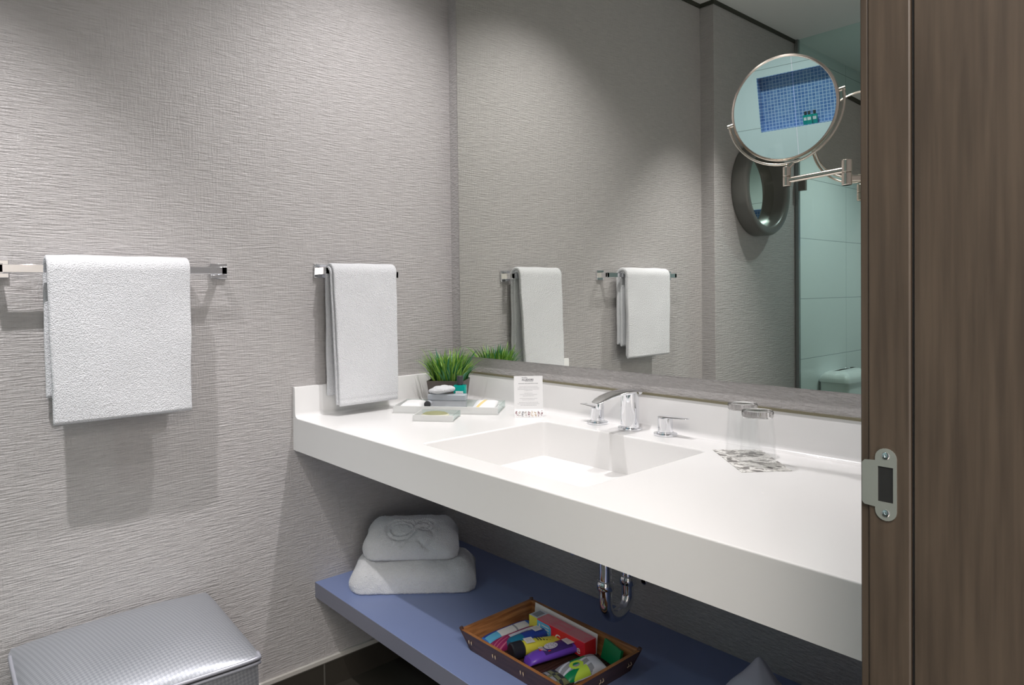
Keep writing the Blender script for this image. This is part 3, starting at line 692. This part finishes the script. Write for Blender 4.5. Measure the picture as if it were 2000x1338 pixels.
# ------------------------------------------------------------------ basket with toiletries on the shelf
ZS = .2868
def woodmat(name, c1, c2, sc): m = mat(name, c1, .38); noise_col(m, c1, c2, sc, 5); return m
BW = woodmat('basket_wood', (.22, .08, .025), (.46, .20, .07), (10, 10, 150)); BDK = woodmat('basket_dark', (.06, .028, .022), (.105, .048, .036), (14, 14, 90))
BIND = mat('rattan_binding', (.62, .47, .30), .5)
BC = Vector((.881, -.397, ZS)); bk = thing('amenity_basket', 'dark brown slatted wooden basket tray of toiletries on the shelf', 'basket', tuple(BC))
bx, by, tx, ty, hz = .178, .120, .202, .139, .058
mb = MB()
for i in range(34):
    x = -bx+.004+i*(2*bx-.008)/33; mb.box(x-.0033, x+.0033, -by, by, .004, .008)
for y in (-.08, 0, .08): mb.box(-bx, bx, y-.006, y+.006, 0, .004)
obj('slatted_base', mb, BDK, bk, smooth=None)
def panel(a0, a1, b0, b1, inn):  # a = bottom corners, b = top corners, inn = inward vector
    mb = MB(); iv = Vector(inn)*.010
    A = [Vector((*a0, 0)), Vector((*a1, 0)), Vector((*b1, hz)), Vector((*b0, hz))]
    mb.add([tuple(p) for p in A]+[tuple(p+iv) for p in A], [(0, 1, 2, 3), (7, 6, 5, 4), (0, 4, 5, 1), (1, 5, 6, 2), (2, 6, 7, 3), (3, 7, 4, 0)], [1, 0, 1, 1, 0, 1]); return mb
PN = []
for a0, a1, b0, b1, inn in (((-bx, -by), (bx, -by), (-tx, -ty), (tx, -ty), (0, 1, 0)), ((bx, by), (-bx, by), (tx, ty), (-tx, ty), (0, -1, 0)), ((-bx, by), (-bx, -by), (-tx, ty), (-tx, -ty), (1, 0, 0)), ((bx, -by), (bx, by), (tx, -ty), (tx, ty), (-1, 0, 0))):
    PN.append(obj('side_panel', panel(a0, a1, b0, b1, inn), [BW, BDK], bk, smooth=None, bevel=.001))
for sx in (-1, 1):
    for sy in (-1, 1):
        mb = MB().tube([(sx*(bx-.003), sy*(by-.003), .006), (sx*(tx-.003), sy*(ty-.003), hz+.005)], .0055, 10); obj('corner_post', mb, BDK, bk)
def loop(p, along, nrm_, parent):
    p = Vector(p); a = Vector(along); n_ = Vector(nrm_)
    for s_ in (-.006, .004):
        mb = MB().tube([p+a*s_+n_*.0005+Vector((0, 0, -.005)), p+a*(s_+.003)+n_*.0035, p+a*(s_+.001)+n_*.003+Vector((0, 0, .006))], .0011, 6); obj('binding', mb, BIND, parent)
for f in (-.86, -.35, .2, .75): loop((f*(bx+tx)/2, -(by+ty)/2-.001, .03), (1, 0, 0), (0, -1, 0), PN[0])
for f in (-.8, -.1, .75): loop(((bx+tx)/2+.001, f*(by+ty)/2, .03), (0, 1, 0), (1, 0, 0), PN[3])
IZ = ZS+.0085
cm = {n_: mat('print_'+n_, tuple(min(.86, q*1.45) for q in c), .35) for n_, c in dict(navy=(.02, .05, .28), blue=(.03, .16, .55), sky=(.10, .38, .75), white=(.74, .76, .80), silver=(.50, .52, .58), maroon=(.26, .02, .10), pink=(.45, .12, .20), red=(.62, .02, .03), redl=(.66, .16, .20), yellow=(.80, .55, .06), teal=(.01, .14, .25), purple=(.13, .05, .42), dpurple=(.05, .025, .15), lilac=(.55, .52, .70), green=(.0, .17, .06), lime=(.42, .60, .06), dark=(.03, .035, .04), olive=(.14, .15, .08), grey=(.24, .25, .28), black=(.015, .016, .022)).items()}
def M_(*ns): return [cm[n_] for n_ in ns]
def sachet2(name, label, cat, loc, rz, w, d, h, names, fn, rot=None): return sachet(name, label, cat, loc, rz, w, d, h, None, .6, rot, fn, M_(*names))
# long axis runs front to back
def fblue(u, v):
    if v < .06 or v > .86: return 1
    if .3 < u < .9 and .30 < v < .86: return 4 if (abs(v-.62) < .012) else 2
    if u > .35 and v < .30: return 3
    return 0
sachet2('razor_pouch', 'blue and white wrapped pouch along the left side of the basket', 'pouch', (.722, -.394, IZ), 0, .040, .185, .020, ('navy', 'blue', 'white', 'sky', 'grey'), fblue, rot=(0, .12, -.06))
def fmar(u, v):
    if .35 < u and v > .32: return 3 if (.52 < v < .66 and .55 < u < .8) else 1
    if u > .25 and v < .28 and int((u+v)*16) % 4 == 0: return 2
    return 0
sachet2('razor_pouch', 'maroon and silver wrapped pouch beside the blue pouch in the basket', 'pouch', (.764, -.392, IZ), 0, .042, .180, .022, ('maroon', 'silver', 'pink', 'grey'), fmar, rot=(0, .05, -.10))
# mouthwash bottle lying
def lying(name, label, loc, rz, secs_, names, fn, cat='bottle', n=20, rot=None):
    mb = MB(); ss = [[(w/2*cos(2*pi*i/n), y, h/2*(1+sin(2*pi*i/n))) for i in range(n)] for y, w, h in secs_]
    o = thing(name, label, cat, loc, rz)
    mb.loft(ss, (lambda a, i: fn(a/(len(secs_)-1), (i+.5)/n if i >= 0 else -1)) if fn else 0); obj('bottle_body', mb, M_(*names), o, smooth=50)
    return o
def sticker(o, x, y, z, w, d, rx=0, ry=0):
    mb = MB().box(-w/2, w/2, -d/2, d/2, 0, .0004)
    rr = random.Random(int(w*1e5))
    for j in range(4): mb.box(-w*.35, w*(.1+.25*rr.random()), d*(.25-.16*j)-.0004, d*(.25-.16*j)+.0004, .0004, .0006, 1)
    s_ = obj('price_sticker', mb, [cm['white'], INK2], o.children[0], loc=(x, y, z), rot=(rx, ry, 0), smooth=None); return lab(s_, 'white price sticker')
b1 = lying('mouthwash_bottle', 'small teal blue bottle lying on the maroon pouch in the basket', (.799, -.380, IZ+.002), -.16,
      [(-.072, .012, .012), (-.070, .030, .026), (-.062, .040, .030), (-.03, .042, .032), (.01, .042, .032), (.03, .040, .031), (.045, .034, .028), (.052, .022, .02)],
      ('teal', 'navy', 'red'), lambda a, i: 1 if (.35 < a < .8 and .02 < i < .5) else 0)
sticker(b1, -.004, .022, .0325, .026, .024)
mb = MB(); cyl(mb, .0105, 0, .022, 20, 0, Matrix.Translation((0, .051, .014)) @ Matrix.Rotation(-pi/2, 4, 'X')); lab(obj('cap', mb, cm['red'], b1), 'red screw cap')
# yellow tube with black cap
y1_ = thing('hair_gel_tube', 'yellow tube with a big black cap lying in the basket', 'tube', (.8405, -.414, IZ+.021), -.26)
mb = MB(); n = 24
mb.loft([[(w*cos(2*pi*i/n), y, h*sin(2*pi*i/n)) for i in range(n)] for y, w, h in ((-.03, .019, .019), (0, .0195, .018), (.03, .020, .014), (.06, .021, .008), (.082, .0215, .002))], lambda a, i: 0); obj('tube_body', mb, cm['yellow'], y1_, smooth=60)
mb = MB(); cyl(mb, .0215, 0, .036, 28, 0, Matrix.Translation((0, -.030, 0)) @ Matrix.Rotation(pi/2, 4, 'X'), .003); lab(obj('cap', mb, cm['black'], y1_), 'big black cap')
sticker(y1_, .003, -.012, .0195, .024, .026, -.05, .1)
mb = MB()
for j in range(5): mb.box(-.012+.002*j, .010, .012+.009*j, .015+.009*j, .0172-.0022*j, .0178-.0022*j)
obj('printed_lines', mb, cm['dark'], y1_, smooth=None)
# purple bottle
p1 = lying('lotion_bottle', 'purple flat bottle with white oval print in the middle of the basket', (.895, -.386, IZ+.004), -.20,
      [(-.088, .030, .006), (-.082, .040, .020), (-.062, .044, .026), (-.04, .047, .028), (-.01, .052, .030), (.02, .056, .032), (.045, .058, .032), (.062, .054, .030), (.074, .042, .024), (.080, .024, .014)],
      ('purple', 'dpurple'), lambda a, i: 1 if (.3 < a < .62 and .1 < i < .4) else 0)
mb = MB().add([(.0145*cos(2*pi*k/24), .020*sin(2*pi*k/24), .0) for k in range(24)], [tuple(range(24))]); rr = random.Random(5)
for j in range(26):
    x, y = rr.uniform(-.010, .010), rr.uniform(-.014, .014); mb.box(x-.001, x+.001, y-.0006, y+.0006, .0001, .0003, 1)
lab(obj('oval_print', mb, M_('lilac', 'dpurple'), p1, loc=(-.002, -.010, .0308), rot=(.05, 0, 0), smooth=None), 'white oval print')
mb = MB().box(-.004, .004, -.005, .005, 0, .0004).box(.014, .018, .012, .020, 0, .0004); lab(obj('red_mark', mb, cm['red'], p1, loc=(-.001, -.042, .0285), rot=(.03, 0, 0), smooth=None), 'red print mark')
mb = MB()
for j in range(4): mb.box(-.015, .012-.003*j, -.003*j, -.003*j+.0014, 0, .0003)
obj('printed_lines', mb, cm['lilac'], p1, loc=(0, -.034, .0292), rot=(.03, 0, 0), smooth=None)
sticker(p1, .004, .042, .0323, .030, .024)
# red toothpaste box
tb1 = thing('toothpaste_box', 'long red carton with yellow end along the back of the basket', 'box', (.853, -.314, IZ+.005), -.03)
mb = MB(); Lx, Wy, Hh = .215, .044, .043
mb.box(-Lx/2+.034, Lx/2, -Wy/2, Wy/2, 0, Hh, [0, 1, 0, 0, 0, 2]); mb.box(-Lx/2, -Lx/2+.034, -Wy/2, Wy/2, 0, Hh, [3, 4, 3, 4, 3, 3])
obj('carton', mb, M_('red', 'redl', 'red', 'yellow', 'silver'), tb1, smooth=None, bevel=.0012)
mb = MB()
for x0, x1, y0, y1 in ((-.07, -.02, -.018, .018), (-.012, .03, -.018, .0), (-.012, .03, .004, .018), (.038, .10, -.018, .018)):
    k = int((y1-y0)/.004)
    for j in range(k): mb.box(x0, x1-rr.uniform(0, .012), y0+.004*j, y0+.004*j+.0012, Hh, Hh+.0003)
obj('printed_lines', mb, mat('print_rose', (.72, .38, .40), .4), tb1, smooth=None)
T = Matrix.Translation((0, -Wy/2-.0004, 0)) @ Matrix.Rotation(pi/2, 4, 'X')
mb = MB().add([(-.073, .008, 0), (-.03, .004, 0), (-.018, .012, 0), (-.018, .034, 0), (-.026, .040, 0), (-.073, .040, 0)], [tuple(range(6))], 0, T)
for j in range(3): mb.box(-.055, -.026, .030-.008*j, .033-.008*j, .0002, .0004, 1, T)
mb.add([(-.068, .012, .0003), (-.062, .012, .0003), (-.060, .030, .0003), (-.066, .034, .0003)], [(0, 1, 2, 3)], 1, T)
lab(obj('blue_panel', mb, M_('sky', 'white'), tb1, smooth=None), 'bright blue panel on the carton')
mb = MB(); text_into(mb, 'Colgate', .030, 0, T @ Matrix.Translation((.045, .016, .0003)), .0004); lab(obj('lettering', mb, cm['white'], tb1, smooth=None), 'white lettering')
T = Matrix.Translation((-Lx/2-.0004, 0, 0)) @ Matrix.Rotation(-pi/2, 4, 'Z') @ Matrix.Rotation(pi/2, 4, 'X')
mb = MB().box(-.018, .018, .022, .034, 0, .0003, 0, T).box(-.018, .018, .004, .014, 0, .0003, 1, T); obj('end_print', mb, M_('lilac', 'pink'), tb1, smooth=None)
mb = MB().box(-Lx/2+.006, -Lx/2+.028, -.016, .016, Hh, Hh+.0003); obj('top_print', mb, cm['grey'], tb1, smooth=None)
# white blister card and blue pack behind
mb = MB().box(-.125, .122, 0, .0012, 0, .054); tag(obj('backing_card', mb, cm['white'], loc=(.838, -.2865, IZ), rot=(-.10, 0, -.05), smooth=None), 'white cardboard backing card standing behind the red carton', 'card')
# green carton, blister pack, dark packet
mb = MB().prism([(-.034, 0), (.034, 0), (.034, .045), (-.034, .050)], -.0045, .0045, 0, Matrix.Rotation(pi/2, 4, 'X')); g1 = thing('green_carton', 'green card pack leaning in the right rear corner of the basket', 'packet', (1.012, -.300, IZ+.001), -.20)
o = obj('carton', mb, cm['green'], g1, rot=(-.30, 0, 0), smooth=None, bevel=.001)
def fbl(u, v):
    d = hypot((u-.52)*1.0, (v-.42)*1.5)
    if v > .72: return 0 if u > .35 else 3
    if .12 < d < .24: return 1
    if d <= .12: return 4 if u < .52 else 3
    if u < .3 and v > .35: return 2
    if u > .7 and v < .6: return 2 if (u+v) < 1.2 else 1
    return 3 if int(u*9+v*5) % 3 else 0
sachet2('blister_pack', 'clear green and white blister pack in the right of the basket', 'blister pack', (.985, -.385, IZ+.002), -.32, .070, .120, .022, ('silver', 'lime', 'green', 'grey', 'green'), fbl, rot=(.16, 0, -.34))
def fdk(u, v): return 1 if (int(u*7) % 3 == 0) != (int(v*6) % 3 == 0) else (2 if .3 < v < .45 else 0)
sachet2('dark_packet', 'dark patterned packet at the front right of the basket', 'packet', (.967, -.470, IZ), 0, .066, .060, .016, ('dark', 'olive', 'grey'), fdk, rot=(0, 0, -.15))

# grey bag at the right end of the shelf
bg = thing('cloth_bag', 'grey cloth bag with a peaked top at the right end of the shelf', 'bag', (1.42, -.30, ZS))
mb = MB(); secs = []; n = 40
for z, rx, ry, off in ((0, .105, .07, 0), (.01, .112, .075, 0), (.05, .112, .070, .004), (.09, .092, .055, .008), (.12, .068, .042, .008), (.145, .038, .027, .002), (.165, .022, .018, .002), (.18, .011, .010, .001), (.187, .004, .004, 0)):
    secs.append([(rx*cos(2*pi*i/n)*(1+.05*sin(5*2*pi*i/n+z*20))+off, ry*sin(2*pi*i/n)*(1+.06*sin(4*2*pi*i/n)), z) for i in range(n)])
mb.loft(secs); obj('cloth', mb, mat('grey_cloth', (.46, .47, .55), .5), bg, smooth=70)

# ------------------------------------------------------------------ things seen in the mirror
rm = thing('round_wall_mirror', 'round wall mirror in a thick dark grey frame seen reflected beside the shower', 'mirror', (PX, -2.28, 1.86))
DG = mat('dark_grey_frame', (.15, .15, .14), .32)
n = 64; T = Matrix.Rotation(pi/2, 4, 'Y')
mb = MB().loft([[(r*cos(2*pi*i/n), r*sin(2*pi*i/n), z) for i in range(n)] for r, z in ((.270, 0), (.275, .004), (.275, .078), (.268, .088), (.258, .092), (.232, .090), (.222, .082), (.218, .07), (.218, .0))], closed=True, T=T); obj('frame', mb, DG, rm, smooth=40)
mb = MB().lathe([(.0005, .010), (.219, .010), (.219, .004), (.0005, .004)], 64, 0, T); obj('mirror_glass', mb, MIRROR, rm)
sg = thing('shower_glass_panel', 'green tinted full height shower glass panel seen in the mirror', 'glass panel', (PX+.003, SHY, FZ))
GM = mat('grey_channel', (.33, .35, .35), .35, .7)
mb = MB().box(.012, .905, -.005, .005, .005, CZ-FZ-.004); obj('glass_sheet', mb, GREENGLASS, sg)
mb = MB().box(0, .022, -.012, .012, 0, CZ-FZ-.002); obj('wall_channel', mb, GM, sg)
mb = MB().box(.020, .066, -.014, .014, 1.900-FZ, 1.985-FZ); lab(obj('hinge', mb, mat('bronze_hinge', (.22, .19, .17), .35, .5), sg, bevel=.003), 'dark bronze hinge')
sg2 = thing('shower_glass_door', 'second green tinted shower glass pane beside the first, seen in the magnifying mirror', 'glass panel', (PX+.003+.911, SHY, FZ))
mb = MB().box(0, .88, -.005, .005, .005, CZ-FZ-.004); obj('glass_sheet', mb, GREENGLASS, sg2)
wc = thing('toilet', 'white toilet behind the green glass seen in the mirror', 'toilet', (PX+.003, -3.32, FZ))
CER = mat('white_ceramic', (.82, .84, .84), .12)
mb = MB(); mb.loft([rrect(.01, .20, -.20, .20, .03, z) for z in (.42, .43, .72)]); obj('tank', mb, CER, wc, smooth=40)
mb = MB(); mb.loft([rrect(.005+i, .21-i, -.21+i, .21-i, .035, z) for i, z in ((0, .722), (0, .745), (.006, .762), (.02, .780), (.045, .794), (.08, .800))]); lid_o = obj('tank_lid', mb, CER, wc, smooth=60)
mb = MB(); cyl(mb, .022, .799, .806, 24, 0, Matrix.Translation((.105, -.02, 0))); obj('flush_button', mb, CHROME, lid_o)
mb = MB(); secs = []
for z, s_ in ((0, .72), (.05, .68), (.2, .72), (.34, .95), (.40, 1.0), (.405, .98)): secs.append([(.42+.25*s_*cos(2*pi*i/32)*(1.0), .185*s_*sin(2*pi*i/32), z) for i in range(32)])
mb.loft(secs); obj('bowl', mb, CER, wc, smooth=50)
mb = MB().loft([[(.42+.255*s_*cos(2*pi*i/32), .19*s_*sin(2*pi*i/32), z) for i in range(32)] for z, s_ in ((.407, .98), (.412, 1), (.43, 1), (.44, .95))]); obj('seat_lid', mb, CER, wc, smooth=40)
# bottles in the niche
for i, (x, y, t_) in enumerate(((.845, BY-.050, 'left'), (.872, BY-.026, 'middle'), (.902, BY-.055, 'right'))):
    bottle('toiletry_bottle', (x, y, NZ0+.0045), pi, 'teal bottle in the blue mosaic niche, %s one of three in the magnifying mirror' % t_, 'bottles in the shower niche', .80)
